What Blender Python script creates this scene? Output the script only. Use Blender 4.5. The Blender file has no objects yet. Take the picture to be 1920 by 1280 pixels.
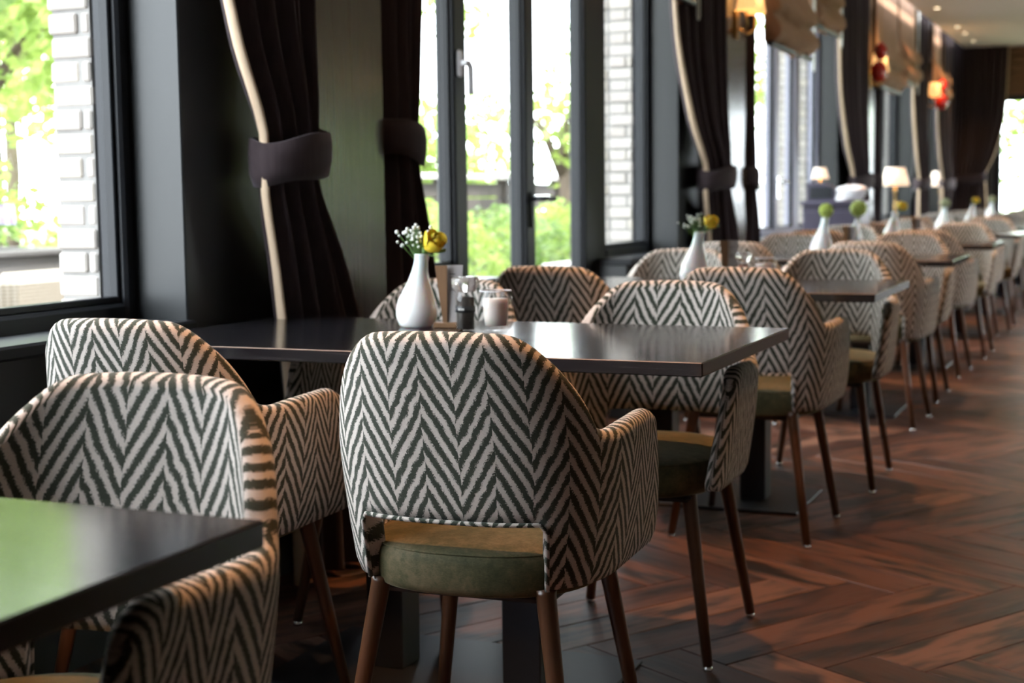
import bpy, math, random
from mathutils import Vector, Matrix
random.seed(7)
PI = math.pi
SC = bpy.context.scene
COL = SC.collection

# ---------------------------------------------------------------- camera
F_PX, YH, ROLL, VPX, CAM_H = 2759.0, 366.6, 0.0118, 2131.4, 1.065
pitch = math.atan((640 - YH) / F_PX)
th = math.atan((VPX - 960) / F_PX * math.cos(pitch))
fw = Vector((-math.sin(th) * math.cos(pitch), math.cos(th) * math.cos(pitch), -math.sin(pitch)))
rt = Vector((math.cos(th), math.sin(th), 0)); dn = fw.cross(rt)
cr, sr = math.cos(ROLL), math.sin(ROLL)
rx = rt * cr + dn * sr; dy = dn * cr - rt * sr
cd = bpy.data.cameras.new('camera'); cam = bpy.data.objects.new('camera', cd); COL.objects.link(cam)
cd.sensor_width = 36.0; cd.lens = F_PX / 1920 * 36.0; cd.clip_end = 200
M = Matrix((rx, -dy, -fw)).transposed().to_4x4(); M.translation = Vector((0, 0, CAM_H)); cam.matrix_world = M
cd.dof.use_dof = True; cd.dof.focus_distance = 2.42; cd.dof.aperture_fstop = 4.5
SC.camera = cam

def in_frame(p, pad=60):
    v = Vector(p) - Vector((0, 0, CAM_H)); z = v.dot(fw)
    if z <= .2: return False
    x = 960 + F_PX * v.dot(rx) / z; y = 640 + F_PX * v.dot(dy) / z
    return -pad < x < 1920 + pad and -pad < y < 1280 + pad

# ---------------------------------------------------------------- world, sun, exposure
W = bpy.data.worlds.new('sky'); SC.world = W; W.use_nodes = True
bg = W.node_tree.nodes['Background']; bg.inputs[0].default_value = (0.86, 0.94, 1.0, 1); bg.inputs[1].default_value = 13.5
sd = bpy.data.lights.new('sun', 'SUN'); sun = bpy.data.objects.new('sun', sd); COL.objects.link(sun)
sd.energy = 12.0; sd.angle = 0.03; sd.color = (1.0, .95, .86)
sun.rotation_euler = Vector((-0.45, -0.30, -0.84)).to_track_quat('-Z', 'Y').to_euler()
vs = SC.view_settings
vs.view_transform = 'Standard'; vs.look = 'None'; vs.gamma = 1.0; vs.use_curve_mapping = False; vs.exposure = 0.0
SPOT_W = 44.0

# ---------------------------------------------------------------- helpers
def tag(o, label=None, cat=None, group=None, kind=None):
    if label: o['label'] = label
    if cat: o['category'] = cat
    if group: o['group'] = group
    if kind: o['kind'] = kind
    return o
def empty(name, loc=(0, 0, 0), rz=0, parent=None):
    o = bpy.data.objects.new(name, None); COL.objects.link(o)
    o.location = loc; o.rotation_euler = (0, 0, rz); o.empty_display_size = .1
    if parent: o.parent = parent
    return o
def mesh(name, V, Fc, mat=None, smooth=False, uv=None, mats=None, fm=None):
    m = bpy.data.meshes.new(name); m.from_pydata([tuple(v) for v in V], [], Fc)
    if uv is not None:
        l = m.uv_layers.new(name='UVMap'); buf = []
        for f in Fc:
            for i in f: buf += list(uv[i])
        l.data.foreach_set('uv', buf)
    if smooth: m.polygons.foreach_set('use_smooth', [True] * len(m.polygons))
    if mat: m.materials.append(mat)
    m.update(); return m
def obj(name, me, parent=None, loc=(0, 0, 0), rot=(0, 0, 0)):
    o = bpy.data.objects.new(name, me); COL.objects.link(o); o.location = loc; o.rotation_euler = rot
    if parent: o.parent = parent
    return o
class MB:
    """collects pieces of geometry of ONE part"""
    def __init__(s): s.V = []; s.F = []; s.sm = False
    def add(s, V, Fc):
        n = len(s.V); s.V += [tuple(v) for v in V]; s.F += [tuple(i + n for i in f) for f in Fc]; return s
    def box(s, x0, x1, y0, y1, z0, z1, b=0.0):
        if x1 < x0: x0, x1 = x1, x0
        if y1 < y0: y0, y1 = y1, y0
        b = min(b, (x1 - x0) * .45, (y1 - y0) * .45, (z1 - z0) * .45)
        if b <= 0:
            V = [(x, y, z) for z in (z0, z1) for y in (y0, y1) for x in (x0, x1)]
            return s.add(V, [(0, 2, 3, 1), (4, 5, 7, 6), (0, 1, 5, 4), (2, 6, 7, 3), (0, 4, 6, 2), (1, 3, 7, 5)])
        V = []
        for z, i in ((z0, b), (z0 + b, 0), (z1 - b, 0), (z1, b)):
            if i: V += [(x0 + b, y0 + b, z), (x1 - b, y0 + b, z), (x1 - b, y1 - b, z), (x0 + b, y1 - b, z)]
            else: V += [(x0 + b, y0, z), (x1 - b, y0, z), (x1, y0 + b, z), (x1, y1 - b, z), (x1 - b, y1, z), (x0 + b, y1, z), (x0, y1 - b, z), (x0, y0 + b, z)]
        Fc = [(3, 2, 1, 0), (20, 21, 22, 23)]
        for k in range(8): Fc.append((4 + k, 4 + (k + 1) % 8, 12 + (k + 1) % 8, 12 + k))
        for k in range(4):
            a = 2 * k
            Fc.append((k, (k + 1) % 4, 4 + a + 1, 4 + a)); Fc.append(((k + 1) % 4, 4 + (a + 2) % 8, 4 + a + 1))
            Fc.append((12 + a, 12 + a + 1, 20 + (k + 1) % 4, 20 + k)); Fc.append((12 + a + 1, 12 + (a + 2) % 8, 20 + (k + 1) % 4))
        return s.add(V, Fc)
    def lathe(s, prof, n=24, c=(0, 0, 0), axis=None, cap=True):
        V = []; Fc = []
        for r, z in prof:
            for k in range(n):
                a = 2 * PI * k / n; V.append(Vector((r * math.cos(a), r * math.sin(a), z)))
        for j in range(len(prof) - 1):
            for k in range(n): Fc.append((j * n + k, j * n + (k + 1) % n, (j + 1) * n + (k + 1) % n, (j + 1) * n + k))
        if cap:
            Fc.append(tuple(range(n - 1, -1, -1))); Fc.append(tuple((len(prof) - 1) * n + k for k in range(n)))
        if axis is not None:
            q = Vector((0, 0, 1)).rotation_difference(Vector(axis).normalized()); V = [q @ v for v in V]
        return s.add([v + Vector(c) for v in V], Fc)
    def tube(s, pts, r, n=8, r1=None):
        pts = [Vector(p) for p in pts]; V = []; Fc = []; m = len(pts)
        for i, p in enumerate(pts):
            t = (pts[min(i + 1, m - 1)] - pts[max(i - 1, 0)]).normalized()
            a = t.cross(Vector((0, 0, 1))); a = a.normalized() if a.length > 1e-4 else Vector((1, 0, 0)); b = t.cross(a)
            rr = r if r1 is None else r + (r1 - r) * i / (m - 1)
            for k in range(n): V.append(p + (a * math.cos(2 * PI * k / n) + b * math.sin(2 * PI * k / n)) * rr)
        for i in range(m - 1):
            for k in range(n): Fc.append((i * n + k, i * n + (k + 1) % n, (i + 1) * n + (k + 1) % n, (i + 1) * n + k))
        Fc.append(tuple(range(n - 1, -1, -1))); Fc.append(tuple((m - 1) * n + k for k in range(n)))
        return s.add(V, Fc)
    def grid(s, P, closed_u=False, closed_v=False):
        a = len(P); b = len(P[0]); V = [p for row in P for p in row]; Fc = []
        for i in range(a if closed_u else a - 1):
            for j in range(b if closed_v else b - 1):
                Fc.append((i * b + j, ((i + 1) % a) * b + j, ((i + 1) % a) * b + (j + 1) % b, i * b + (j + 1) % b))
        return s.add(V, Fc)
    def me(s, name, mat, smooth=False): return mesh(name, s.V, s.F, mat, smooth)
    def build(s, name, mat, parent=None, smooth=False, loc=(0, 0, 0), rot=(0, 0, 0)):
        return obj(name, s.me(name, mat, smooth), parent, loc, rot)
def sstep(a, b, x):
    t = min(1, max(0, (x - a) / (b - a))); return t * t * (3 - 2 * t)
def keyed(ks, z):
    n = len(ks)
    def sl(i):
        a, b = max(i - 1, 0), min(i + 1, n - 1); return (ks[b][1] - ks[a][1]) / (ks[b][0] - ks[a][0])
    for i in range(n - 1):
        (z0, v0), (z1, v1) = ks[i], ks[i + 1]
        if z <= z1:
            d = z1 - z0; t = max(0, (z - z0) / d); m0, m1 = sl(i) * d, sl(i + 1) * d
            return (2 * t ** 3 - 3 * t * t + 1) * v0 + (t ** 3 - 2 * t * t + t) * m0 + (-2 * t ** 3 + 3 * t * t) * v1 + (t ** 3 - t * t) * m1
    return ks[-1][1]

# ---------------------------------------------------------------- materials
class NT:
    def __init__(s, name):
        s.m = bpy.data.materials.new(name); s.m.use_nodes = True; s.t = s.m.node_tree; s.b = s.t.nodes['Principled BSDF']
    def n(s, typ, **kw):
        nd = s.t.nodes.new(typ)
        for k, v in kw.items(): setattr(nd, k, v)
        return nd
    def l(s, a, b): s.t.links.new(a, b)
    def val(s, sock, v):
        if hasattr(v, 'is_output'): s.l(v, sock)
        else: sock.default_value = v
    def math(s, op, a, b=0.0, c=0.0):
        nd = s.n('ShaderNodeMath', operation=op); s.val(nd.inputs[0], a); s.val(nd.inputs[1], b); s.val(nd.inputs[2], c); return nd.outputs[0]
    def noise(s, vec, scale, detail=3, rough=.5):
        nd = s.n('ShaderNodeTexNoise'); nd.inputs['Scale'].default_value = scale; nd.inputs['Detail'].default_value = detail
        nd.inputs['Roughness'].default_value = rough
        if vec is not None: s.l(vec, nd.inputs['Vector'])
        return nd.outputs[0]
    def ramp(s, fac, stops):
        nd = s.n('ShaderNodeValToRGB'); e = nd.color_ramp.elements
        while len(e) < len(stops): e.new(.5)
        for el, (p, c) in zip(e, stops): el.position = p; el.color = c if len(c) == 4 else (*c, 1)
        s.l(fac, nd.inputs[0]); return nd.outputs[0]
    def mix(s, fac, a, b):
        nd = s.n('ShaderNodeMix', data_type='RGBA')
        s.val(nd.inputs[0], fac)
        for k, v in ((6, a), (7, b)): s.val(nd.inputs[k], v if hasattr(v, 'is_output') else (*v, 1))
        return nd.outputs[2]
    def mapping(s, src, scale=(1, 1, 1), loc=(0, 0, 0), rot=(0, 0, 0)):
        nd = s.n('ShaderNodeMapping'); s.l(src, nd.inputs[0]); nd.inputs['Scale'].default_value = scale
        nd.inputs['Location'].default_value = loc; nd.inputs['Rotation'].default_value = rot; return nd.outputs[0]
    def coord(s, k='Object'): return s.n('ShaderNodeTexCoord').outputs[k]
    def bump(s, h, strength=.3, dist=.002):
        nd = s.n('ShaderNodeBump'); nd.inputs['Strength'].default_value = strength; nd.inputs['Distance'].default_value = dist
        s.l(h, nd.inputs['Height']); s.l(nd.outputs[0], s.b.inputs['Normal'])
    def set(s, **kw):
        for k, v in kw.items():
            k = k.replace('_', ' ').title() if k not in ('IOR',) else k
            k = {'Base Color': 'Base Color'}.get(k, k)
            if k == 'Base Color' and not hasattr(v, 'is_output'): v = (*v, 1)
            if k in ('Sheen Tint', 'Emission Color', 'Specular Tint', 'Coat Tint') and not hasattr(v, 'is_output'): v = (*v, 1)
            if k == 'Specular Ior Level': k = 'Specular IOR Level'
            s.val(s.b.inputs[k], v)
        return s
def simple(name, col, rough=.5, noise_amt=.15, scale=20, metal=0.0, coord='Object', bump=0, **kw):
    t = NT(name); nz = t.noise(t.coord(coord), scale, 4)
    a = tuple(c * (1 - noise_amt) for c in col); b = tuple(min(1, c * (1 + noise_amt)) for c in col)
    t.set(base_color=t.mix(nz, a, b), roughness=rough, metallic=metal, **kw)
    if bump: t.bump(nz, bump)
    return t.m

def mat_zigzag():
    t = NT('zigzag_fabric'); uv = t.coord('UV'); sp = t.n('ShaderNodeSeparateXYZ'); t.l(uv, sp.inputs[0])
    u, v = sp.outputs[0], sp.outputs[1]
    HP, PER = .062, .0405
    n1 = t.noise(uv, 45, 2); n2 = t.noise(uv, 330, 4, .75); n3 = t.noise(uv, 12, 1)
    u2 = t.math('ADD', u, t.math('MULTIPLY', t.math('SUBTRACT', n1, .5), .010))
    pp = t.math('PINGPONG', t.math('ADD', u2, 4.0), HP)
    par = t.math('FLOORED_MODULO', t.math('FLOOR', t.math('DIVIDE', t.math('ADD', u2, 4.0), HP)), 2.0)
    w = t.math('ADD', v, 2.0)
    w = t.math('SUBTRACT', w, t.math('MULTIPLY', pp, 1.70))
    w = t.math('ADD', w, t.math('MULTIPLY', par, PER * .30))
    w = t.math('ADD', w, t.math('MULTIPLY', t.math('SUBTRACT', n3, .5), .012))
    w = t.math('ADD', w, t.math('MULTIPLY', t.math('SUBTRACT', n1, .5), .006))
    w = t.math('ADD', w, t.math('MULTIPLY', t.math('SUBTRACT', n2, .5), .032))
    st = t.math('PINGPONG', w, PER / 2)
    fac = t.math('DIVIDE', st, PER / 2)
    mask = t.ramp(fac, [(.42, (0, 0, 0)), (.62, (1, 1, 1))])
    light = t.mix(n2, (.46, .40, .36), (.70, .64, .59)); dark = t.mix(n2, (.016, .021, .014), (.060, .070, .050))
    t.set(base_color=t.mix(mask, dark, light), roughness=.95, sheen_weight=.12, sheen_roughness=.6, specular_ior_level=.15)
    t.bump(t.math('ADD', t.math('MULTIPLY', mask, .7), t.math('MULTIPLY', n2, .8)), .55, .002)
    return t.m
def mat_velvet():
    t = NT('olive_velvet'); c = t.coord()
    n = t.noise(t.mapping(c, (1, 1, 1)), 11, 5, .65); n2 = t.noise(t.mapping(c, (1, 1, 3)), 190, 3); n3 = t.noise(c, 46, 4, .7)
    f = t.math('ADD', t.math('MULTIPLY', n, .55), t.math('ADD', t.math('MULTIPLY', n3, .35), t.math('MULTIPLY', n2, .15)))
    t.set(base_color=t.ramp(f, [(.36, (.030, .036, .018)), (.50, (.070, .064, .032)), (.66, (.150, .115, .066))]), roughness=.7, sheen_weight=.55,
          sheen_roughness=.3, sheen_tint=(.50, .52, .34), specular_ior_level=.15)
    t.bump(n3, .35, .002); return t.m
def mat_wood(name, dark, light, rough, scale=(2, 30, 30), coat=0.0, bump=.15):
    t = NT(name); c = t.coord(); m = t.mapping(c, scale)
    n = t.noise(m, 3, 6, .65); n2 = t.noise(c, 3, 2)
    t.set(base_color=t.mix(t.math('ADD', t.math('MULTIPLY', n, .8), t.math('MULTIPLY', n2, .2)), dark, light), roughness=rough, coat_weight=coat, coat_roughness=.12)
    t.bump(n, bump, .001); return t.m
def mat_tabletop():
    t = NT('dark_stained_oak'); c = t.coord(); m = t.mapping(c, (1.5, 60, 60))
    n = t.noise(m, 3, 6, .7)
    t.set(base_color=t.ramp(n, [(.3, (.006, .006, .008)), (.62, (.018, .016, .018)), (.8, (.05, .042, .04))]), roughness=t.ramp(n, [(.3, (.08,) * 3), (.8, (.22,) * 3)]),
          specular_ior_level=.6)
    t.bump(n, .12, .0008); return t.m
def mat_floor():
    t = NT('aged_oak_planks'); uv = t.coord('UV'); at = t.n('ShaderNodeAttribute', attribute_name='tone')
    tone = at.outputs['Fac']
    m = t.mapping(uv, (2.2, 24, 1)); g = t.noise(m, 3, 6, .65)
    big = t.noise(t.mapping(uv, (1.6, 7, 1)), 2.2, 3, .6)
    streak = t.ramp(big, [(.38, (0, 0, 0)), (.56, (1, 1, 1))])
    base = t.ramp(t.math('ADD', t.math('MULTIPLY', tone, .72), t.math('MULTIPLY', g, .42)),
                  [(.12, (.038, .017, .012)), (.45, (.088, .038, .025)), (.75, (.145, .070, .046)), (1.0, (.21, .125, .09))])
    col = t.mix(t.math('SUBTRACT', 1.0, streak), base, (.014, .010, .009))
    t.set(base_color=col, roughness=t.ramp(g, [(.2, (.36,) * 3), (.9, (.56,) * 3)]), specular_ior_level=.45)
    t.bump(g, .2, .0015); return t.m
def mat_glass(name='window_glass', tint=(1, 1, 1)):
    t = NT(name); tr = t.n('ShaderNodeBsdfTransparent'); tr.inputs[0].default_value = (*tint, 1)
    gl = t.n('ShaderNodeBsdfGlossy'); gl.inputs['Roughness'].default_value = .01
    lw = t.n('ShaderNodeLayerWeight'); lw.inputs[0].default_value = .5
    fac = t.math('ADD', t.math('MULTIPLY', t.math('POWER', lw.outputs['Facing'], 5.0), .55), .03)
    mx = t.n('ShaderNodeMixShader'); t.l(fac, mx.inputs[0]); t.l(tr.outputs[0], mx.inputs[1]); t.l(gl.outputs[0], mx.inputs[2])
    t.l(mx.outputs[0], t.t.nodes['Material Output'].inputs[0]); return t.m
def mat_emit(name, col, st, base=(.8, .8, .8)):
    t = NT(name); n = t.noise(t.coord(), 8, 2)
    t.set(base_color=base, emission_color=t.mix(n, tuple(c * .9 for c in col), col), emission_strength=st); return t.m
def mat_leaf(name, a, b, c):
    t = NT(name); oi = t.noise(t.coord(), 3.5, 2); n2 = t.noise(t.coord(), 30, 2)
    colr = t.ramp(t.math('ADD', t.math('MULTIPLY', oi, .6), t.math('MULTIPLY', n2, .4)), [(.3, a), (.5, b), (.7, c)])
    t.set(base_color=colr, roughness=.5)
    tl = t.n('ShaderNodeBsdfTranslucent'); t.l(colr, tl.inputs[0]); mx = t.n('ShaderNodeMixShader'); mx.inputs[0].default_value = .45
    t.l(t.b.outputs[0], mx.inputs[1]); t.l(tl.outputs[0], mx.inputs[2]); t.l(mx.outputs[0], t.t.nodes['Material Output'].inputs[0]); return t.m
def mat_curtain():
    t = NT('aubergine_velvet'); c = t.coord(); n = t.noise(t.mapping(c, (30, 30, 2)), 3, 4)
    t.set(base_color=t.mix(n, (.026, .018, .020), (.062, .045, .050)), roughness=.85, sheen_weight=.35, sheen_roughness=.4, sheen_tint=(.5, .45, .5), specular_ior_level=.2)
    return t.m
def mat_brick():
    t = NT('pale_brick'); c = t.coord(); oi = t.n('ShaderNodeObjectInfo'); n = t.noise(c, 25, 5, .7)
    f = t.math('ADD', t.math('MULTIPLY', oi.outputs['Random'], .7), t.math('MULTIPLY', n, .3))
    t.set(base_color=t.ramp(f, [(0, (.36, .32, .29)), (.5, (.44, .41, .38)), (1, (.48, .43, .36))]), roughness=.9); t.bump(n, .5, .004); return t.m
def mat_wicker():
    t = NT('pale_wicker'); c = t.coord(); wv = t.n('ShaderNodeTexWave', bands_direction='Z'); wv.inputs['Scale'].default_value = 22; t.l(c, wv.inputs[0])
    w2 = t.n('ShaderNodeTexWave', bands_direction='X'); w2.inputs['Scale'].default_value = 16; t.l(c, w2.inputs[0])
    f = t.math('MULTIPLY', wv.outputs['Fac'], t.math('ADD', t.math('MULTIPLY', w2.outputs['Fac'], .5), .5))
    t.set(base_color=t.mix(f, (.20, .17, .13), (.50, .45, .38)), roughness=.7); t.bump(f, .8, .006); return t.m

ZIG = mat_zigzag(); VEL = mat_velvet(); TOP = mat_tabletop(); PLANK = mat_floor(); GLASS = mat_glass()
LEG = mat_wood('walnut_leg', (.036, .014, .007), (.12, .050, .022), .35, (40, 40, 2), coat=.2)
STEEL = simple('black_steel', (.012, .014, .020), .42, .2, 15)
CHROME = simple('chrome', (.75, .75, .75), .18, .05, 30, metal=1.0)
PIER = simple('charcoal_paint', (.018, .020, .021), .42, .12, 6)
FRAME = simple('anthracite_frame', (.013, .0145, .018), .45, .1, 8, specular_ior_level=.3)
VENEER = mat_wood('lacquered_veneer', (.022, .014, .009), (.080, .052, .032), .24, (30, 30, .8), coat=.12, bump=.35)
CURT = mat_curtain(); LINING = simple('cream_lining', (.62, .47, .33), .8, .08, 30)
CEIL = simple('ceiling_paint', (.78, .70, .65), .8, .03, 3)
PLASTER = simple('warm_plaster', (.22, .14, .09), .8, .08, 4)
BRICK = mat_brick(); MORTAR = simple('mortar', (.24, .23, .22), .95, .1, 40)
STONE = simple('pale_stone', (.55, .53, .50), .85, .1, 10)
WICK = mat_wicker()
CERAMIC = simple('white_ceramic', (.86, .86, .85), .22, .02, 8, subsurface_weight=.25, coat_weight=.3)
BLIND = mat_wood('linen_blind', (.24, .125, .075), (.46, .28, .18), .9, (20, 20, 3), bump=.3)
BRASS = simple('aged_brass', (.45, .28, .10), .3, .15, 20, metal=1.0)
SHADE = mat_emit('lamp_shade', (1.0, .70, .46), .9, (.85, .72, .6))
SHADE2 = mat_emit('sconce_shade', (1.0, .50, .17), 1.3, (.8, .6, .35))
BULB = mat_emit('downlight_lens', (1.0, .78, .50), 12)
RED = simple('red_glass', (.60, .02, .012), .12, .2, 10, coat_weight=.6)
YEL = simple('yellow_petal', (.90, .58, .035), .55, .2, 60, subsurface_weight=.15)
GREENP = simple('lime_petal', (.42, .52, .10), .6, .25, 50)
GREEN = simple('green_stem', (.10, .19, .045), .5, .25, 40)
GYPS = simple('white_blossom', (.80, .82, .78), .7, .05, 60)
HOLD = mat_wood('menu_wood', (.10, .048, .020), (.24, .125, .055), .5, (30, 4, 4))
CARD = simple('grey_card', (.34, .31, .30), .6, .08, 8)
CARDINK = simple('dark_print', (.06, .055, .055), .7, .1, 40)
PEPPER = simple('peppercorn', (.035, .025, .019), .8, .8, 260)
SALT = simple('salt', (.62, .57, .52), .7, .25, 220)
LABEL = simple('black_label', (.010, .010, .012), .4, .1, 30); INK = simple('label_print', (.55, .53, .5), .6, .1, 30)
CLEAR = mat_glass('clear_tumbler', (.93, .93, .93))
MILK = simple('milky_candle', (.75, .66, .60), .5, .05, 20, subsurface_weight=.3)
WHITE = simple('white_handle', (.78, .77, .80), .35, .04, 20)
DARKBOX = simple('aubergine_lacquer', (.070, .060, .095), .4, .1, 12)
LINEN = simple('white_linen', (.80, .80, .84), .85, .04, 30)
DECK = simple('terrace_stone', (.20, .19, .18), .9, .12, 4)
SOIL = simple('grey_planter', (.075, .070, .068), .7, .1, 8)
LAV = simple('lavender', (.40, .30, .62), .8, .2, 60)
LEAF1 = mat_leaf('leaf_bright', (.13, .22, .04), (.27, .38, .08), (.46, .55, .17))
LEAF2 = mat_leaf('leaf_hedge', (.06, .12, .03), (.14, .23, .06), (.30, .40, .13))
BARK = mat_wood('bark', (.05, .035, .025), (.16, .12, .09), .9, (14, 14, 2), bump=.6)
FENCE = mat_wood('dark_fence', (.035, .030, .028), (.085, .072, .065), .8, (2, 2, 30))
SLATE = simple('pale_shutter', (.50, .50, .56), .7, .06, 8)

# ---------------------------------------------------------------- room shell
XIN, XOUT, XWIN = -2.20, -2.44, -2.39
ZS, ZH, ZC = .78, 2.62, 2.80
Y_END, Y_BACK, X_RIGHT = 19.2, -3.6, 4.6

fl = tag(MB().box(-2.6, X_RIGHT + .1, Y_BACK - .1, Y_END + .1, -.10, -.013).build('floor', PLANK), kind='structure')
# herringbone boards
PW, PL = .155, .93
def plank_mesh(tone):
    b = MB().box(-PL / 2 + .001, PL / 2 - .001, -PW / 2 + .001, PW / 2 - .001, -.013, 0, .0022)
    off = tone * 61.7
    me = mesh('plank', b.V, b.F, PLANK, uv=[(v[0] + off, v[1] + off * 1.7) for v in b.V])
    a = me.attributes.new('tone', 'FLOAT', 'POINT'); a.data.foreach_set('value', [tone] * len(b.V)); return me
PM = [plank_mesh((k * .618) % 1.0) for k in range(14)]
spots = []
A = math.radians(-31)
ca, sa = math.cos(A), math.sin(A)
# classic herringbone in a grid of unit PW with length ratio 6
RT = PL / PW
for i in range(-160, 160):
    for j in range(-26, 26):
        # L-tiles: horizontal board at (i, i + 2*RT*j), vertical one beside it
        hx = (i + RT * 2 * j) * PW; hy = i * PW
        for k, (cx, cy, rot) in enumerate(((hx + PL / 2, hy + PW / 2, 0), (hx + PL + PW / 2, hy + PW - PL / 2 + 0 * PW, PI / 2))):
            X = cx * ca - cy * sa - .4; Y = cx * sa + cy * ca + 6
            if -2.55 < X < .55 and 1.0 < Y < 19.4: spots.append((X, Y, rot + A))
def key(s): return (0 if in_frame((s[0], s[1], 0), 120) else 1, s[1] ** 2 + s[0] ** 2)
spots.sort(key=key)
jV, jF, jU, jT = [], [], [], []
src = MB().box(-PL / 2 + .001, PL / 2 - .001, -PW / 2 + .001, PW / 2 - .001, -.013, 0, .0022)
for n, (X, Y, r) in enumerate(spots):
    if n < 290:
        obj('plank', random.choice(PM), fl, (X, Y, random.uniform(-.0012, 0)), (0, 0, r + (PI if random.random() < .5 else 0)))
    else:
        c, s = math.cos(r), math.sin(r); o = len(jV); tn = random.random()
        for v in src.V:
            jV.append((X + v[0] * c - v[1] * s, Y + v[0] * s + v[1] * c, v[2])); jU.append((v[0] + tn * 61, v[1] + tn * 90)); jT.append(tn)
        jF += [tuple(i + o for i in f) for f in src.F]
me = mesh('planks', jV, jF, PLANK, uv=jU); a = me.attributes.new('tone', 'FLOAT', 'POINT'); a.data.foreach_set('value', jT)
tag(obj('planks', me, fl), kind='stuff')

ce = tag(MB().box(-1.98, X_RIGHT, Y_BACK, Y_END, ZC, ZC + .12).build('ceiling', CEIL), kind='structure')
MB().box(-2.45, -1.98, Y_BACK, Y_END, 3.0, 3.1).build('curtain_recess', PIER, ce)
for y in (4.2, 9.4, 15.4):
    MB().box(-.95, -.60, y, y + .9, ZC - .012, ZC).build('air_vent', simple('vent_grey', (.35, .33, .31), .5), ce)
wr = tag(empty('wall_right', (X_RIGHT, 0, 0)), kind='structure')
for a, b, z0, z1 in ((Y_BACK, 8.5, 0, 3.1), (8.5, 18.6, 0, .62), (8.5, 18.6, 2.0, 3.1), (13.3, 13.9, .62, 2.0), (18.6, Y_END, 0, 3.1)):
    MB().box(0, .15, a, b, z0, z1).build('wall_section', PLASTER, wr)
tag(MB().box(-2.6, X_RIGHT, Y_BACK - .15, Y_BACK, 0, 3.1).build('wall_back', PLASTER), kind='structure')

PIERS = [(Y_BACK, .0), (3.10, 4.42), (7.47, 8.95), (11.94, 13.55), (16.2, 17.35), (18.75, Y_END)]
PANELS = {1: (3.618, 4.05), 2: (8.10, 8.65), 3: (12.67, 13.33), 4: (16.5, 17.0)}
XPAN = -2.13
wl = tag(empty('wall_left', (0, 0, 0)), kind='structure')
for k, (a, b) in enumerate(PIERS):
    MB().box(XOUT, XIN, a, b, 0, 3.0, .004).build('pier', PIER, wl)
    # outer brick leaf: mortar core, bricks proud of it on the jamb that the room sees and on the outside corner
    core = MB().box(-2.557 if k < 2 else -2.785, XOUT, a - .036, b + .03, -.1, 3.2).build('mortar_core', MORTAR, wl)
for k, (a, b) in PANELS.items():
    MB().box(XIN, XPAN, a, b, 0, 2.98, .004).build('veneer_panel', VENEER, wl)
MB().box(XOUT, XIN, Y_BACK, Y_END, ZH, 3.0).build('lintel', PIER, wl)
MB().box(-2.56, XOUT, Y_BACK, Y_END, ZH + .05, 3.2).build('outer_lintel', MORTAR, wl)
OPEN = [(.0, 3.10), (4.42, 5.09), (6.60, 7.47), (8.95, 11.94), (13.55, 16.2), (17.35, 18.75)]
for a, b in OPEN:
    MB().box(XOUT, XIN, a, b, 0, ZS - .05).build('wainscot', PIER, wl)
    MB().box(-2.56, XOUT, a, b, -.1, ZS - .09).build('outer_apron', MORTAR, wl)
    MB().box(-2.35, XIN + .03, a, b, ZS - .05, ZS - .018, .006).build('sill_board', FRAME, wl)
    MB().box(-2.64, -2.43, a + .02, b - .02, ZS - .085, ZS - .045, .006).build('stone_sill', STONE, wl)
# bricks (jambs facing the camera, Y- side of each pier)
CH = .0605
BM = [MB().box(-w_, w_, -.055, 0, 0, CH - .010, .005).me('brick', BRICK) for w_ in (.061, .0435, .0125)]
for pi, (zlo, zhi) in ((1, (.70, 2.75)), (2, (.70, 2.4)), (3, (.70, 2.3))):
    y = PIERS[pi][0]
    z = zlo; k = 0
    while z < zhi:
        if k % 2 == 0: lay = [(-2.502, 0)]
        else: lay = [(-2.5185, 1), (-2.4535, 2)]
        if pi > 1: lay = lay + ([(-2.634, 0), (-2.7435, 1)] if k % 2 == 0 else [(-2.617, 1), (-2.7255, 0)])
        for x, t in lay:
            obj('brick', BM[t], wl, (x + random.uniform(-.004, .004) * (t < 2), y + .012 + random.uniform(-.004, .004), z), (0, 0, random.uniform(-.02, .02)))
        z += CH; k += 1

# end wall
we = tag(empty('wall_end', (0, Y_END, 0)), kind='structure')
MB().box(-2.6, X_RIGHT, 0, .18, 2.22, 3.1).build('lintel', HOLD, we)
for k in range(6): MB().box(-1.60, 2.5, -.03, 0, 2.22 + k * .095, 2.22 + k * .095 + .088, .006).build('lintel_board', HOLD, we)
MB().box(-2.6, -1.62, 0, .18, 0, 2.22).build('pier', PIER, we)
MB().box(1.2, X_RIGHT, 0, .18, 0, 2.22).build('pier', PLASTER, we)
MB().box(-1.62, 1.2, 0, .18, 0, .45).build('apron', PIER, we)

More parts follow.
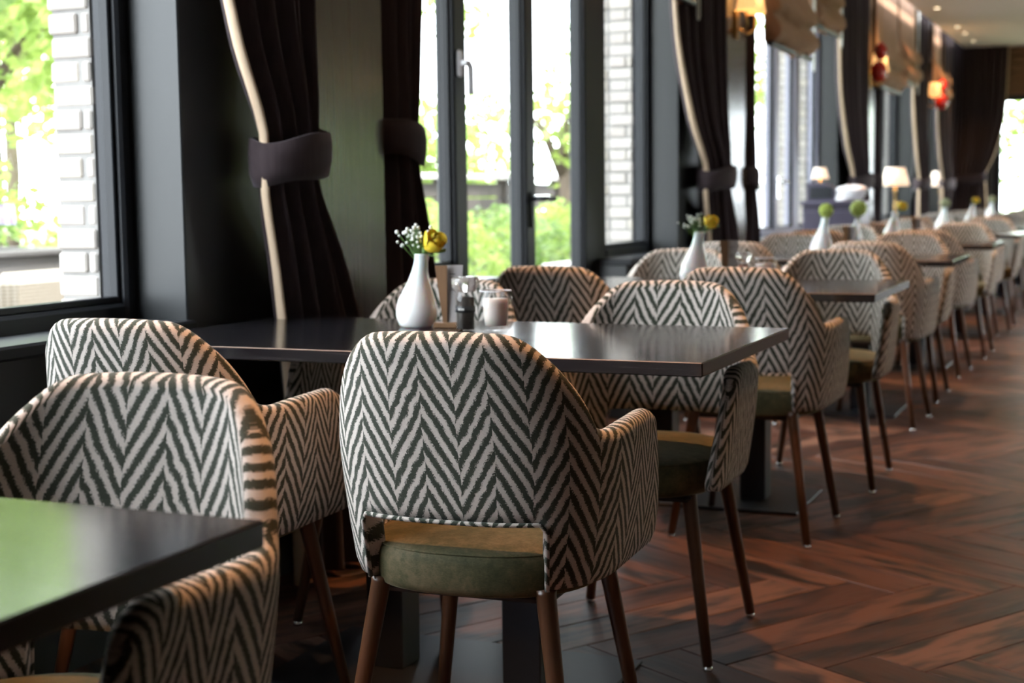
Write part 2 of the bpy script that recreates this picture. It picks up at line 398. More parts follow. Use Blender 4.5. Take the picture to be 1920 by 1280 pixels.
# ---------------------------------------------------------------- windows
def window(n, y0, y1, bars, mat=None, low=()):
    w = tag(empty('window_%d' % n, (XWIN, (y0 + y1) / 2, ZS)), kind='structure')
    c = (y0 + y1) / 2
    B = lambda nm, a, b, z0, z1, x0=-.04, x1=.04: MB().box(x0, x1, a - c, b - c, z0 - ZS, z1 - ZS, .008).build(nm, mat or FRAME, w)
    B('frame_stile', y0, y0 + .045, ZS - .04, ZH); B('frame_stile', y1 - .045, y1, ZS - .04, ZH)
    B('frame_rail', y0 + .045, y1 - .045, ZH - .08, ZH)
    ed = [y0 + .045]
    for a, b in bars:
        B('mullion', a, b, 0 if low else ZS - .04, ZH - .08); ed += [a, b]
    ed.append(y1 - .045)
    for k, (a, b) in enumerate(zip(ed[::2], ed[1::2])):
        zb = .30 - ZS if k in low else .025
        B('frame_rail', a, b, ZS - .04 if k not in low else .18, ZS + zb)
        if k in low: MB().box(-.02, .02, a - c, b - c, -ZS, .18 - ZS).build('kick_panel', mat or FRAME, w)
        MB().box(-.012, -.006, a - c, b - c, zb, ZH - .08 - ZS).build('pane', GLASS, w)
        # glazing beads round each pane, inside face
        for p, q in ((a, a + .012), (b - .012, b)): MB().box(-.006, .022, p - c, q - c, zb, ZH - .08 - ZS, .003).build('glazing_bead', FRAME, w)
        MB().box(-.006, .022, a + .012 - c, b - .012 - c, zb, zb + .018, .003).build('glazing_bead', FRAME, w)
    return w, c
window(1, .0, 3.10, [(.9, 1.0)])
w3, c3 = window(2, 4.42, 7.47, [(5.039, 5.150), (5.738, 5.840), (6.461, 6.750)], None, (1, 2))
w4, c4 = window(3, 8.95, 11.94, [(10.40, 10.50), (11.05, 11.20)], simple('lilac_skylit_frame', (.30, .30, .38), .4, .06, 8))  # lilac frame colour lightened to carry the sky light on its bars
window(4, 13.55, 16.2, [(14.4, 14.5), (15.2, 15.3)])
window(5, 17.35, 18.75, [(18.0, 18.1)])
# end window, frame in the end wall
w7 = tag(empty('window_6', (-.21, Y_END + .09, .45)), kind='structure')
for a, b, z0, z1 in ((-1.41, -1.33, 0, 1.77), (1.33, 1.41, 0, 1.77), (-.05, .05, .07, 1.70), (-1.33, 1.33, 0, .07), (-1.33, 1.33, 1.70, 1.77)):
    MB().box(a, b, -.05, .05, z0, z1, .006).build('frame_bar', FRAME, w7)
for a, b in ((-1.33, -.05), (.05, 1.33)): MB().box(a, b, -.003, .003, .07, 1.70).build('pane', GLASS, w7)
for n_, (a, b) in ((7, (8.5, 13.3)), (8, (13.9, 18.6))):
    w8 = tag(empty('window_%d' % n_, (X_RIGHT + .07, a, .62)), kind='structure')
    L_ = b - a
    for p, q, z0, z1 in ((0, .07, 0, 1.38), (L_ - .07, L_, 0, 1.38), (L_ / 2 - .04, L_ / 2 + .04, .07, 1.31), (.07, L_ - .07, 0, .07), (.07, L_ - .07, 1.31, 1.38)):
        MB().box(-.04, .04, p, q, z0, z1, .006).build('frame_bar', FRAME, w8)
    for p, q in ((.07, L_ / 2 - .04), (L_ / 2 + .04, L_ - .07)): MB().box(-.003, .003, p, q, .07, 1.31).build('pane', GLASS, w8)
# white tilt handle on the stile, dark lever on the next bar
h = empty('window_handle', (.04, 5.075 - c3, 1.515 - ZS), 0, w3)
MB().box(0, .014, -.018, .018, -.005, .095, .006).build('back_plate', WHITE, h)
MB().tube([(.008, 0, .045), (.034, 0, .045)], .010, 10).tube([(.034, -.012, .046), (.036, .018, .044), (.037, .030, .030), (.037, .032, -.07)], .0125, 10).build('lever', WHITE, h, True)
h = empty('door_lever', (.04, 5.789 - c3, 1.03 - ZS), 0, w3)
MB().box(0, .010, -.016, .016, -.10, .05, .004).build('back_plate', STEEL, h)
MB().tube([(.008, 0, .02), (.055, 0, .02), (.060, .012, .02), (.060, .12, .018)], .010, 10).build('lever', STEEL, h, True)
h = empty('door_lever', (.04, 10.45 - c4, 1.12 - ZS), 0, w4)
MB().box(0, .010, -.018, .018, -.10, .06, .004).build('back_plate', CHROME, h)
MB().tube([(.008, 0, .02), (.055, 0, .02), (.060, .012, .02), (.060, .12, .018)], .011, 10).build('lever', CHROME, h, True)

# ---------------------------------------------------------------- curtains
def curtain(name, label, top, tie, bot, zt=1.24, X0=-2.11, lining=-1, nf=6, ph=0.0, rot=None, origin=None, zbot=.02, tilt=.02):
    """top/tie/bot: (y_left, y_right) of the cloth at the heading, the tieback and the hem"""
    r = tag(empty(name, origin or (X0, (bot[0] + bot[1]) / 2, 0), rot or 0), label, 'curtain', 'tied-back velvet curtains')
    yo = 0 if origin else (bot[0] + bot[1]) / 2
    ZT = 2.97
    def prof(a, b, c):
        return [(zbot, c), (zt - .75, c + (b - c) * .12), (zt - .30, c + (b - c) * .62), (zt - .08, b), (zt + .06, b), (zt + .30, b + (a - b) * .40), (zt + .75, b + (a - b) * .82), (ZT, a)]
    kl, kr = prof(top[0], tie[0], bot[0]), prof(top[1], tie[1], bot[1])
    NU, NZ = 84, 56
    def P(u, z, off):
        L, R = keyed(kl, z), keyed(kr, z); k = 1 - .35 * math.exp(-((z - zt) / .12) ** 2)
        uu = u + .03 * math.sin(6.3 * u + ph + z * .9)
        en = sstep(0, .09, u) * sstep(1, .93, u)
        x = en * .038 * k * math.sin(2 * PI * nf * uu + ph + .5 * math.sin(z * 1.7)) + .012 * math.sin(2 * PI * 2.3 * uu + 2 * ph)
        x += .03 * math.sin(PI * u) * (.4 + math.exp(-((z - zt) / .2) ** 2))
        return (x + off, L + (R - L) * u - yo, z)
    zs = [zbot + (ZT - zbot) * j / NZ for j in range(NZ + 1)]
    rows = []
    for i in range(NU + 1): rows.append([P(i / NU, z, .003) for z in zs])
    for i in range(NU, -1, -1): rows.append([P(i / NU, z, -.003) for z in zs])
    MB().grid(rows, closed_u=True).build('drape', CURT, r, True)
    # turned-back leading edge with the cream lining
    if lining:
        e = 0.0 if lining < 0 else 1.0
        rows = []
        wdt = [.024 + .010 * sstep(zt, zbot + .2, z) + .004 * math.sin(z * 5 + ph) for z in zs]
        sg = 1 if lining < 0 else -1
        for dx, dyy in ((-.2, -.001), (.3, -.009), (.8, -.007), (1.0, -.002), (.9, .003), (.3, .002), (-.2, .004)):
            rows.append([(P(e, z, 0)[0] + wdt[j] * dx, P(e, z, 0)[1] + sg * dyy, z) for j, z in enumerate(zs)])
        MB().grid(rows, closed_u=True).build('lining_edge', LINING, r, True)
    # tieback band
    rows = []; cy_ = (tie[0] + tie[1]) / 2 - yo; hw = (tie[1] - tie[0]) / 2 - .004
    for i in range(40):
        t = 2 * PI * i / 40; row = []
        for (dr, dz) in ((0, -.054), (.008, -.058), (.016, -.026), (.018, .018), (.014, .054), (.004, .056), (0, .044), (0, -.044)):
            row.append((.020 + (min(.078, hw * .62) + dr) * math.cos(t), cy_ + (hw + dr) * math.sin(t), zt + dz + tilt * math.sin(t) + .006 * math.sin(3 * t + dz * 40)))
        rows.append(row)
    MB().grid(rows, closed_u=True, closed_v=True).build('tieback', CURT, r, True)
    return r
curtain('curtain', 'dark velvet curtain with cream lining tied back left of the nearest veneer panel', (2.96, 3.57), (3.25, 3.51), (3.37, 3.92), zt=1.175, ph=.3, X0=-2.075)
curtain('curtain', 'dark velvet curtain tied back right of the nearest veneer panel', (4.06, 4.42), (4.06, 4.28), (4.06, 4.60), zt=1.235, lining=0, ph=1.7, nf=5, tilt=-.02, X0=-2.165)
curtain('curtain', 'dark curtain with pale lining between the handled window and second veneer panel', (6.95, 8.03), (7.60, 8.06), (7.80, 8.50), zt=1.15, ph=.9, nf=8)
curtain('curtain', 'dark curtain tied back right of the second veneer panel', (8.66, 8.86), (8.66, 8.84), (8.66, 9.30), zt=1.15, lining=0, ph=2.2, nf=5, tilt=-.02, X0=-2.165)
curtain('curtain', 'dark curtain with tan lining left of the third veneer panel', (11.35, 12.75), (12.05, 12.75), (12.10, 13.00), zt=1.15, ph=1.3, nf=8)
curtain('curtain', 'dark curtain tied back right of the third veneer panel', (13.34, 13.56), (13.34, 13.54), (13.34, 14.00), zt=1.15, lining=0, ph=2.7, nf=5, tilt=-.02, X0=-2.165)
curtain('curtain', 'dark curtain with pale lining beside the farthest veneer panel', (15.4, 16.5), (16.0, 16.5), (16.0, 16.7), zt=1.15, ph=.1, nf=8)
curtain('curtain', 'dark curtain with tan lining nearest the end wall corner', (17.5, 18.9), (18.15, 18.85), (18.1, 18.95), zt=1.15, ph=2.0, nf=8)
# end-wall curtain, hangs in the X direction: built along local y then turned
curtain('curtain', 'dark curtain with slanting tan edge hanging across the end wall', (-.45, .27), (-.40, .02), (-.45, .06), zt=1.2, lining=1, ph=1.1, rot=-PI / 2, origin=(-1.72, Y_END - .16, 0), nf=9)

# ---------------------------------------------------------------- roman blinds
def blind(label, y0, y1, zb, nfold=3, chain=True, X0=-2.10):
    r = tag(empty('roman_blind', (X0, (y0 + y1) / 2, zb)), label, 'blind', 'linen roman blinds')
    hw = (y1 - y0) / 2
    prof = [(0, 2.97 - zb), (.004, .45), (.02, .36), (.075, .27), (.085, .22), (.05, .20), (.03, .19), (.085, .12), (.095, .07), (.06, .03), (.0, .0), (-.012, .03), (-.012, .15), (-.012, .40), (-.012, 2.97 - zb)]
    rows = []
    N = 26
    for i in range(N + 1):
        y = -hw + 2 * hw * i / N; u = i / N
        sag = .016 * math.sin(PI * u) + .010 * math.sin(u * 9 + y0) + .008 * math.sin(u * 23)
        rows.append([(x * (1 + .12 * math.sin(u * 7 + y0)), y, z - (sag if z < .5 else 0)) for x, z in prof])
    b = MB().grid(rows, closed_v=True); n = len(prof)
    b.F.append(tuple(range(n))); b.F.append(tuple(N * n + k for k in range(n - 1, -1, -1)))
    b.build('folded_cloth', BLIND, r, True)
    MB().lathe([(.018, -hw - .02), (.020, -hw), (.018, hw), (.014, hw + .02)], 12, (.03, 0, .0), (0, 1, 0)).build('hem_bar', STEEL, r, True)
    if chain:
        pts = [(.04, hw + .05 + .022 * math.cos(a), -.05 + .03 * math.sin(a)) for a in [PI * k / 10 for k in range(10, 21)]]
        MB().tube([(.04, hw + .028, .9)] + pts + [(.04, hw + .072, .9)], .0045, 6).build('bead_chain', GYPS, r, True)
    return r
blind('taupe roman blind above the window with the white handle, near half', 4.55, 5.85, 2.02)
blind('taupe roman blind above the window with the white handle, far half', 5.95, 7.3, 2.02)
blind('large wrinkled brown roman blind in the third window, near half', 9.0, 10.22, 1.97)
blind('tan roman blind raised higher in the far half of the third window', 10.32, 11.25, 2.22, chain=True)
blind('tall tan roman blind with red ornament in front, fourth window', 13.2, 14.35, 1.98, chain=False)
blind('narrow ochre roman blind in the far half of the fourth window', 14.5, 15.5, 2.12)
blind('pinkish roman blind in the farthest window', 17.1, 18.3, 2.1, chain=False)

# ---------------------------------------------------------------- sconces, ornaments, lamps
def sconce(label, y, z=2.03, x=None, rz=0):
    r = tag(empty('wall_sconce', (XPAN if x is None else x, y, z), rz), label, 'wall lamp', 'wall lamps on the veneer panels')
    MB().box(0, .016, -.035, .035, -.09, .07, .006).build('back_plate', BRASS, r)
    for s_ in (-1, 1):
        MB().tube([(.014, 0, -.03), (.06, s_ * .05, -.06), (.09, s_ * .095, -.03), (.09, s_ * .10, .05)], .007, 8).build('arm', BRASS, r, True)
        MB().lathe([(.058, .06), (.060, .062), (.040, .20), (.038, .20), (.056, .064)], 20, (.09, s_ * .10, 0), cap=False).build('shade', SHADE2, r, True)
    ld = bpy.data.lights.new('sconce_light', 'POINT'); ld.energy = 4.0; ld.color = (1, .62, .30); ld.shadow_soft_size = .04
    lo = bpy.data.objects.new('sconce_light', ld); COL.objects.link(lo); lo.parent = r; lo.location = (.11, 0, .25)
sconce('brass twin-arm wall lamp on the second veneer panel', 8.38)
sconce('twin wall lamp on the third veneer panel, behind the red ornament', 13.0)
sconce('farthest twin wall lamp near the end wall', 16.75)
sconce('twin wall lamp high on the nearest veneer panel', 3.83, 2.1)
sconce('added unseen twin wall lamp on the right-hand wall, nearer one', 13.6, 2.15, X_RIGHT, PI)  # unseen right-wall lamps, added for an orange reflection in the near veneer panel
sconce('added unseen twin wall lamp on the right-hand wall, farther one', 16.2, 2.2, X_RIGHT, PI)

def ornament(label, x, y, z, s=1.0):
    r = tag(empty('hanging_ornament', (x, y, z)), label, 'ornament', 'red hanging ornaments')
    ball = [(.002, -.075), (.03, -.068), (.052, -.04), (.060, 0), (.052, .04), (.03, .066), (.010, .075), (.009, .09)]
    MB().lathe([(a * s, b * s) for a, b in ball], 20).build('lower_bauble', RED, r, True)
    MB().lathe([(a * s * .8, b * s * .8) for a, b in ball], 20, (.01, .035, .145 * s)).build('upper_bauble', RED, r, True)
    MB().tube([(0, 0, .08 * s), (.01, .035, .145 * s), (.01, .035, 2.97 - z)], .003, 6).build('cord', BRASS, r)
ornament('pair of red baubles hanging before the tall tan blind', -1.98, 12.55, 2.05, 1.15)
ornament('red baubles hanging near the farthest wall lamp', -1.98, 16.85, 2.03, 1.2)

def table_lamp(label, x, y, z, s=1.0, light=True):
    r = tag(empty('table_lamp', (x, y, z)), label, 'lamp', 'lit table lamps')
    MB().lathe([(.001, 0), (.065, 0), (.068, .012), (.05, .022), (.02, .035), (.012, .05)], 20).build('base', BRASS, r, True)
    MB().lathe([(.012, .04), (.009, .10), (.016, .16), (.009, .19), (.013, .29), (.024, .30), (.012, .32), (.008, .36), (.008, .46)], 16).build('stem', BRASS, r, True)
    MB().lathe([(.135, .355), (.137, .356), (.092, .53), (.090, .53), (.132, .358)], 28, cap=False).build('shade', SHADE, r, True)
    ld = bpy.data.lights.new('lamp_bulb', 'POINT'); ld.energy = 3.0; ld.color = (1, .72, .45); ld.shadow_soft_size = .03
    lo = bpy.data.objects.new('lamp_bulb', ld); COL.objects.link(lo); lo.parent = r; lo.location = (0, 0, .43); r.scale = (s,) * 3
table_lamp('lit cream-shaded table lamp on the fourth window sill, larger of two', -2.17, 14.85, ZS - .018)
table_lamp('lit cream-shaded table lamp on the last window sill, smaller of two', -2.17, 18.75 - .25, ZS - .018)

def downlight(x, y, power, label, cone=95):
    r = tag(empty('downlight', (x, y, ZC)), label, 'ceiling light', 'recessed ceiling downlights')
    MB().lathe([(.030, -.002), (.045, -.006), (.048, 0), (.046, .002)], 20, cap=False).build('trim_ring', CEIL, r, True)
    MB().lathe([(.001, -.001), (.030, -.001), (.030, .001)], 16).build('lens', BULB, r)
    ld = bpy.data.lights.new('downlight_beam', 'SPOT'); ld.energy = power; ld.color = (1.0, .46, .17); ld.spot_size = math.radians(cone); ld.spot_blend = .6; ld.shadow_soft_size = .04
    lo = bpy.data.objects.new('downlight_beam', ld); COL.objects.link(lo); lo.parent = r; lo.location = (0, 0, -.02)
for y, nm in ((14.76, 'nearest in view'), (16.55, 'second in view'), (17.26, 'third in view'), (18.2, 'farthest, by the end wall')):
    downlight(-1.79, y, SPOT_W * .5, 'small lit downlight in the white ceiling, ' + nm)
for k, y in enumerate((3.4, 5.7, 8.0, 10.3, 12.6, 14.9, 17.2)):
    downlight(.55, y, SPOT_W * (.6, 1.2, 1.8, 2.4, 2.4, 2.4, 2.4)[k], 'ceiling downlight over the aisle, out of frame, %s from the camera' % ['first', 'second', 'third', 'fourth', 'fifth', 'sixth', 'seventh'][k])
for k, y in enumerate((1.95, 4.0, 6.1, 8.2, 10.3, 12.4)):
    downlight(-1.10, y, SPOT_W * 5.0, 'ceiling downlight over the table ends, out of frame, %s from the camera' % ['first', 'second', 'third', 'fourth', 'fifth', 'sixth'][k], 56)
for k, y in enumerate((4.6, 9.2, 13.8)):
    downlight(2.8, y, SPOT_W * 1.2, 'ceiling downlight near the right wall, out of frame, %s from the back wall' % ['first', 'second', 'third'][k])

# ---------------------------------------------------------------- chair
def chair_meshes():
    HW, YB, YF = .265, .235, .252      # half width, back depth, arm reach
    n = 2.7
    # plan path, from right arm front over the back to the left arm front
    path = []
    NA = 18
    ts = [1 - (k / NA) for k in range(NA)]
    ts = [1.0, .995, .98, .955, .92, .88, .83, .77, .70, .62, .53, .44, .35, .26, .17, .08]
    for t in ts: path.append(('a', t, 1))
    NB = 104
    for k in range(NB + 1): path.append(('b', PI * k / NB, 0))
    for t in reversed(ts): path.append(('a', t, -1))
    def plan(p):
        if p[0] == 'a': return Vector((p[2] * HW, p[1] * YF))
        c, s = math.cos(p[1]), math.sin(p[1])
        return Vector((HW * math.copysign(abs(c) ** (2 / n), c), -YB * abs(s) ** (2 / n)))
    P = [plan(p) for p in path]
    # resample the back with even arc length so that superellipse corners are smooth
    ib = [i for i, p in enumerate(path) if p[0] == 'b']
    fine = [plan(('b', PI * k / 2000, 0)) for k in range(2001)]
    cum = [0]
    for a, b in zip(fine, fine[1:]): cum.append(cum[-1] + (b - a).length)
    LB = cum[-1]
    CUT = .186
    # arc-length stations measured from back centre; extra stations at the cut-out edge
    st = sorted(set([round(-LB / 2 + LB * k / NB, 5) for k in range(NB + 1)]) | {CUT - .012, CUT - .006, CUT, CUT + .0015, -CUT + .012, -CUT + .006, -CUT, -CUT - .0015})
    st = [s for s in st if not any(abs(abs(s) - c) < .004 and abs(abs(s) - c) > 1e-9 and abs(s) not in (CUT, CUT + .0015, CUT - .006, CUT - .012) for c in (CUT,))]
    import bisect
    pts = []
    for t in ts: pts.append(dict(p=Vector((HW, t * YF)), s=-(LB / 2 + t * YF), t=t, sd=1))
    for s in st:
        d = s + LB / 2; i = min(max(bisect.bisect_left(cum, d), 1), 2000); q = (d - cum[i - 1]) / max(1e-9, cum[i] - cum[i - 1])
        pts.append(dict(p=fine[i - 1].lerp(fine[i], q), s=s, t=0, sd=0))
    for t in reversed(ts): pts.append(dict(p=Vector((-HW, t * YF)), s=(LB / 2 + t * YF), t=t, sd=-1))
    N = len(pts)
    for i, d in enumerate(pts):
        a = pts[max(i - 1, 0)]['p']; b = pts[min(i + 1, N - 1)]['p']; tg = (b - a).normalized()
        if d['t'] > 0: tg = Vector((0, -1)) if d['sd'] > 0 else Vector((0, 1))
        d['nr'] = Vector((-tg.y, tg.x))     # outward? fixed below
        if d['nr'].dot(d['p'] - Vector((0, .02))) < 0: d['nr'] = -d['nr']
    ZB, ZA, ZT = .405, .686, .848
    V, UV, Fc = [], [], []
    NO, NR = 15, 7
    ring = None
    cutline = []
    for d in pts:
        s = abs(d['s']); t = d['t']
        q = min(1, max(0, (s - .110) / .168)); fs = .62 * (1 - q ** 2.4) ** .66 + .38 * (1 - sstep(.13, .325, s))
        h = ZA + (ZT - ZA) * fs - .005 * math.exp(-((s - .315) / .05) ** 2) + .004 * t
        # crown of the back
        h -= .010 * (s / .2) ** 2 if s < .2 else .010
        b = ZB
        if s <= CUT - 1e-6:
            b = .522 - (.020 * sstep(CUT - .02, CUT, s)) ** 1 * 1.0
        if t > .62:
            q = (t - .62) / .38; h -= .060 * (1 - math.sqrt(max(0, 1 - q * q)))
        if t > .80:
            q = (t - .80) / .20; b += .030 * (1 - math.sqrt(max(0, 1 - q * q)))
        thk = .040 if t <= .80 else .040 * math.sqrt(max(.02, 1 - ((t - .80) / .205) ** 2))
        backness = max(0, -d['p'].y / YB)
        def pos(z, off):
            f = (z - ZB) / (ZT - ZB)
            sx = 1 - .10 * max(0, (.64 - z) / .235) ** 1.6 - .085 * max(0, (z - .64) / .21) ** 1.2
            x = d['p'].x * sx; y = d['p'].y
            if t > 0: y = t * (YF - .092 * sstep(.42, .69, z))
            y -= backness * (.055 * max(0, (z - .50) / .35) ** 1.2 - .012 * max(0, (.5 - z) / .1))
            return Vector((x - d['nr'].x * off, y - d['nr'].y * off, z))
        col = []; uvs = []
        r = thk / 2
        cm = .020 - r                        # keep the shrinking thickness centred
        zt = h - r
        for k in range(NO + 1):
            z = b + (zt - b) * k / NO; ins = 0
            if k == 0: ins = min(.004, r * .4)
            col.append(pos(z, cm + ins)); uvs.append((d['s'], z))
        for k in range(1, NR):
            a = PI * k / NR; p0 = pos(zt, cm + r - r * math.cos(a)); p0.z = zt + r * math.sin(a) * .9
            col.append(p0); uvs.append((d['s'], zt + min(a, PI - a) * r))
        for k in range(NO + 1):
            z = zt + (b - zt) * k / NO; ins = 0
            if k == NO: ins = -min(.004, r * .4)
            col.append(pos(z, cm + 2 * r + ins)); uvs.append((d['s'] * .93, z + .012))
        if s <= CUT + .002: cutline.append((d['s'], pos(b, cm - .0015)))
        V += col; UV += uvs; ring = len(col)
    for i in range(N - 1):
        for k in range(ring):
            a = i * ring + k; b2 = i * ring + (k + 1) % ring; Fc.append((a, a + ring, b2 + ring, b2))
    Fc.append(tuple(range(ring))); Fc.append(tuple((N - 1) * ring + k for k in range(ring - 1, -1, -1)))
    shell = mesh('shell', V, Fc, ZIG, True, uv=UV)
    # welt along the cut-out
    cutline.sort(key=lambda q: q[0]); ln = [p for _, p in cutline]
    lo0 = ln[0].copy(); lo0.z = ZB + .006; lo1 = ln[-1].copy(); lo1.z = ZB + .006
    b = MB().tube([lo0] + ln + [lo1], .0042, 6)
    welt = mesh('piping', b.V, b.F, ZIG, True, uv=[(v[0] * 1.1, v[2] * 1.3) for v in b.V])
    # seat cushion: rounded D
    rows = []
    prof = [(.80, .388), (.95, .389), (.985, .394), (1.0, .404), (1.005, .425), (1.0, .444), (.985, .455), (.96, .461), (.93, .465), (.80, .472), (.6, .477), (.35, .480), (.12, .481)]
    NS = 56
    for k in range(NS):
        a = 2 * PI * k / NS; c, s = math.cos(a), math.sin(a)
        e = 2.6 if s > 0 else 2.5
        x = .216 * math.copysign(abs(c) ** (2 / e), c); y = (.275 if s > 0 else .216) * math.copysign(abs(s) ** (2 / e), s)
        rows.append([(x * q, y * q - .004, z) for q, z in prof])
    b = MB().grid(rows, closed_u=True); m = len(prof)
    b.F.append(tuple(k * m + m - 1 for k in range(NS))); b.F.append(tuple(k * m for k in range(NS - 1, -1, -1)))
    seat = b.me('seat', VEL, True)
    ln = MB().tube([(x, y, .4605) for x, y in [(r[7][0] * 1.004, r[7][1] * 1.004) for r in rows] + [(rows[0][7][0] * 1.004, rows[0][7][1] * 1.004)]], .0022, 5)
    seam = ln.me('seat_piping', VEL, True)
    legs = []
    for sx in (-1, 1):
        for sy in (-1, 1):
            top = Vector((sx * .152, sy * .168 + .0, .402)); ft = Vector((sx * .212, sy * .226, .010))
            leg = MB().tube([top, top.lerp(ft, .03), top.lerp(ft, .5), ft], .0205, 14, .0118).me('leg', LEG, True)
            gl = MB().lathe([(.0105, 0), (.0115, .002), (.0115, .007), (.008, .012)], 14, (ft.x, ft.y, 0)).me('glide', CHROME, True)
            legs.append((leg, gl))
    base = MB().box(-.165, .165, -.165, .20, .372, .392, .01).me('seat_base', STEEL)
    return shell, welt, seat, seam, legs, base
CM = chair_meshes()
def chair(label, x, y, facing, jit=0.0):
    """facing: +1 looks away from the camera (+Y), -1 looks towards it"""
    r = tag(empty('armchair', (x, y, 0), (0 if facing > 0 else PI) + jit), label, 'chair', 'zigzag upholstered armchairs')
    obj('shell', CM[0], r)['label'] = 'zigzag woven upholstery shell with low arms'
    obj('piping', CM[1], r); s = obj('seat', CM[2], r); s['label'] = 'olive green velvet seat cushion'
    obj('seat_piping', CM[3], s); obj('seat_base', CM[5], r)
    for lg, gl in CM[4]:
        l = obj('leg', lg, r); obj('glide', gl, l)
    return r

# ---------------------------------------------------------------- tables
TL, TD, TZ, TT = 1.385, .752, .75, .0275
def worn_top():
    return MB().box(-TL, 0, -TD / 2, TD / 2, TZ - TT, TZ, .0022).me('tabletop', TOP)
TM = worn_top()
EDGE = mat_wood('worn_edge', (.20, .11, .07), (.50, .34, .24), .6, (60, 8, 8))
colm = MB().box(-.045, .045, -.045, .045, .008, TZ - TT - .012, .003).me('column', STEEL)
platem = MB().box(-.378, .378, -.215, .215, 0, .009, .003).me('base_plate', STEEL)
spid = MB().box(-.45, .45, -.06, .06, TZ - TT - .012, TZ - TT, .002).me('top_bracket', STEEL)
edgem = MB().tube([(-TL + .004, -TD / 2 + .0005, TZ - .0008), (-.002, -TD / 2 + .0005, TZ - .0008)], .0009, 5).me('worn_edge', EDGE)
def table(label, yf, xr=-.735, dyp=0.0):
    r = tag(empty('dining_table', (xr, yf + TD / 2, 0)), label, 'table', 'dark wooden restaurant tables')
    obj('tabletop', TM, r); obj('worn_edge', edgem, r)
    obj('base_plate', platem, r, (-.648, dyp, 0)); obj('top_bracket', spid, r, (-.63, dyp, 0))
    for x in (-.462, -.795): obj('column', colm, r, (x, dyp, 0))
    return r
T = [(.466, -.782), (2.652, -.735), (4.61, -.73), (6.86, -.745), (8.85, -.742), (11.0, -.74), (13.1, -.74), (15.2, -.74), (17.2, -.74)]
tn = ['dark wooden table cut off by the lower left corner of the picture', 'dark wooden table with the sharp yellow rose vase and pepper mill',
      'dark table second in the row behind the sharp rose table', 'dark table third in the row behind the sharp rose table', 'dark table fourth in the row behind the sharp rose table',
      'dark table fifth in the row behind the sharp rose table', 'dark table sixth in the row behind the sharp rose table', 'dark table seventh in the row, far down the room', 'dark table nearest the end wall']
for k, (y, x) in enumerate(T): table(tn[k], y, x, -.12 if k == 1 else 0.0)

chair('zigzag armchair facing the camera behind the lower left corner table', -1.135, 1.275, -1, .02)
chair('sharp zigzag armchair in the middle foreground, seen from behind', -1.060, 2.425, 1, .045)
chair('zigzag armchair seen from behind at the window side of the sharp rose table', -1.765, 2.50, 1, .02)
chair('zigzag armchair facing the camera tucked under the aisle end of the rose table', -1.072, 3.345, -1, .03)
chair('zigzag armchair facing the camera directly behind the white rose vase', -1.69, 3.33, -1, -.02)
chair('zigzag armchair seen from behind at the aisle side of the second table', -1.09, 4.57, 1, -.01)
chair('zigzag armchair seen from behind at the window side of the second table', -1.70, 4.55, 1, .0)
chair('orange-lit zigzag armchair facing the camera, aisle side of the second table', -1.045, 5.45, -1, .02)
chair('pale zigzag armchair facing the camera, window side of the second table', -1.66, 5.46, -1, -.02)
ordn = ['third', 'fourth', 'fifth', 'sixth', 'seventh', 'last']
for k in range(3, 9):
    y, x = T[k]; o = ordn[k - 3]; dn_, df = ((.05, .97), (.06, 1.08))[k - 3] if k < 5 else (.05, .85)
    chair('armchair seen from behind at the aisle side of the %s table' % o, -1.10 + random.uniform(-.03, .03), y + dn_, 1, random.uniform(-.04, .04))
    chair('armchair seen from behind at the window side of the %s table' % o, -1.73 + random.uniform(-.03, .03), y + .02, 1, random.uniform(-.04, .04))
    chair('armchair facing the camera at the aisle side of the %s table' % o, -1.08 + random.uniform(-.03, .03), y + df, -1, random.uniform(-.04, .04))
    chair('armchair facing the camera at the window side of the %s table' % o, -1.71 + random.uniform(-.03, .03), y + .80, -1, random.uniform(-.04, .04))

# ---------------------------------------------------------------- table-top things
def vase(label, x, y, s=1.0, lean=.018, z=TZ):
    r = tag(empty('bud_vase', (x, y, z)), label, 'vase', 'white bottle vases')
    prof = [(.001, 0), (.037, 0), (.044, .006), (.051, .026), (.0515, .042), (.047, .066), (.036, .092), (.027, .115), (.0205, .138), (.0175, .160), (.0185, .178), (.0195, .181), (.0165, .181), (.0150, .165), (.0175, .140), (.001, .10)]
    b = MB().lathe([(a * s, h * s) for a, h in prof], 32, cap=False)
    b.V = [(v[0] + lean * max(0, (v[2] / s - .06) / .12) ** 1.2 * s, v[1], v[2]) for v in b.V]
    b.build('body', CERAMIC, r, True); return r
def petal(b, c, ax, r, hgt, ang, open_, wid, tip=.0):
    """one curved petal, rooted at c, around axis ax"""
    q = Vector((0, 0, 1)).rotation_difference(ax); rows = []
    for side in (0, 1):
        pass
    for i in range(7):
        u = i / 6; row = []
        for j in range(7):
            v = j / 6 * 2 - 1
            wd = wid * math.sin(min(1, .18 + u * .95) * PI * .62) * (1 - .25 * u ** 4)
            a = ang + v * wd
            rad = r * (math.sin(u * PI * .5) ** .7) * (1 + open_ * u ** 2.2) * (1 - tip * u ** 3)
            z = hgt * (u - .10 * v * v * u - .12 * open_ * u ** 4)
            row.append(c + q @ Vector((rad * math.cos(a), rad * math.sin(a), z)))
        rows.append(row)
    inner = [[p - (p - c).normalized() * .0 + q @ Vector((-.0012 * math.cos(ang), -.0012 * math.sin(ang), .0004)) for p in row] for row in rows]
    b.grid(rows); b.grid([list(reversed(r_)) for r_ in inner])
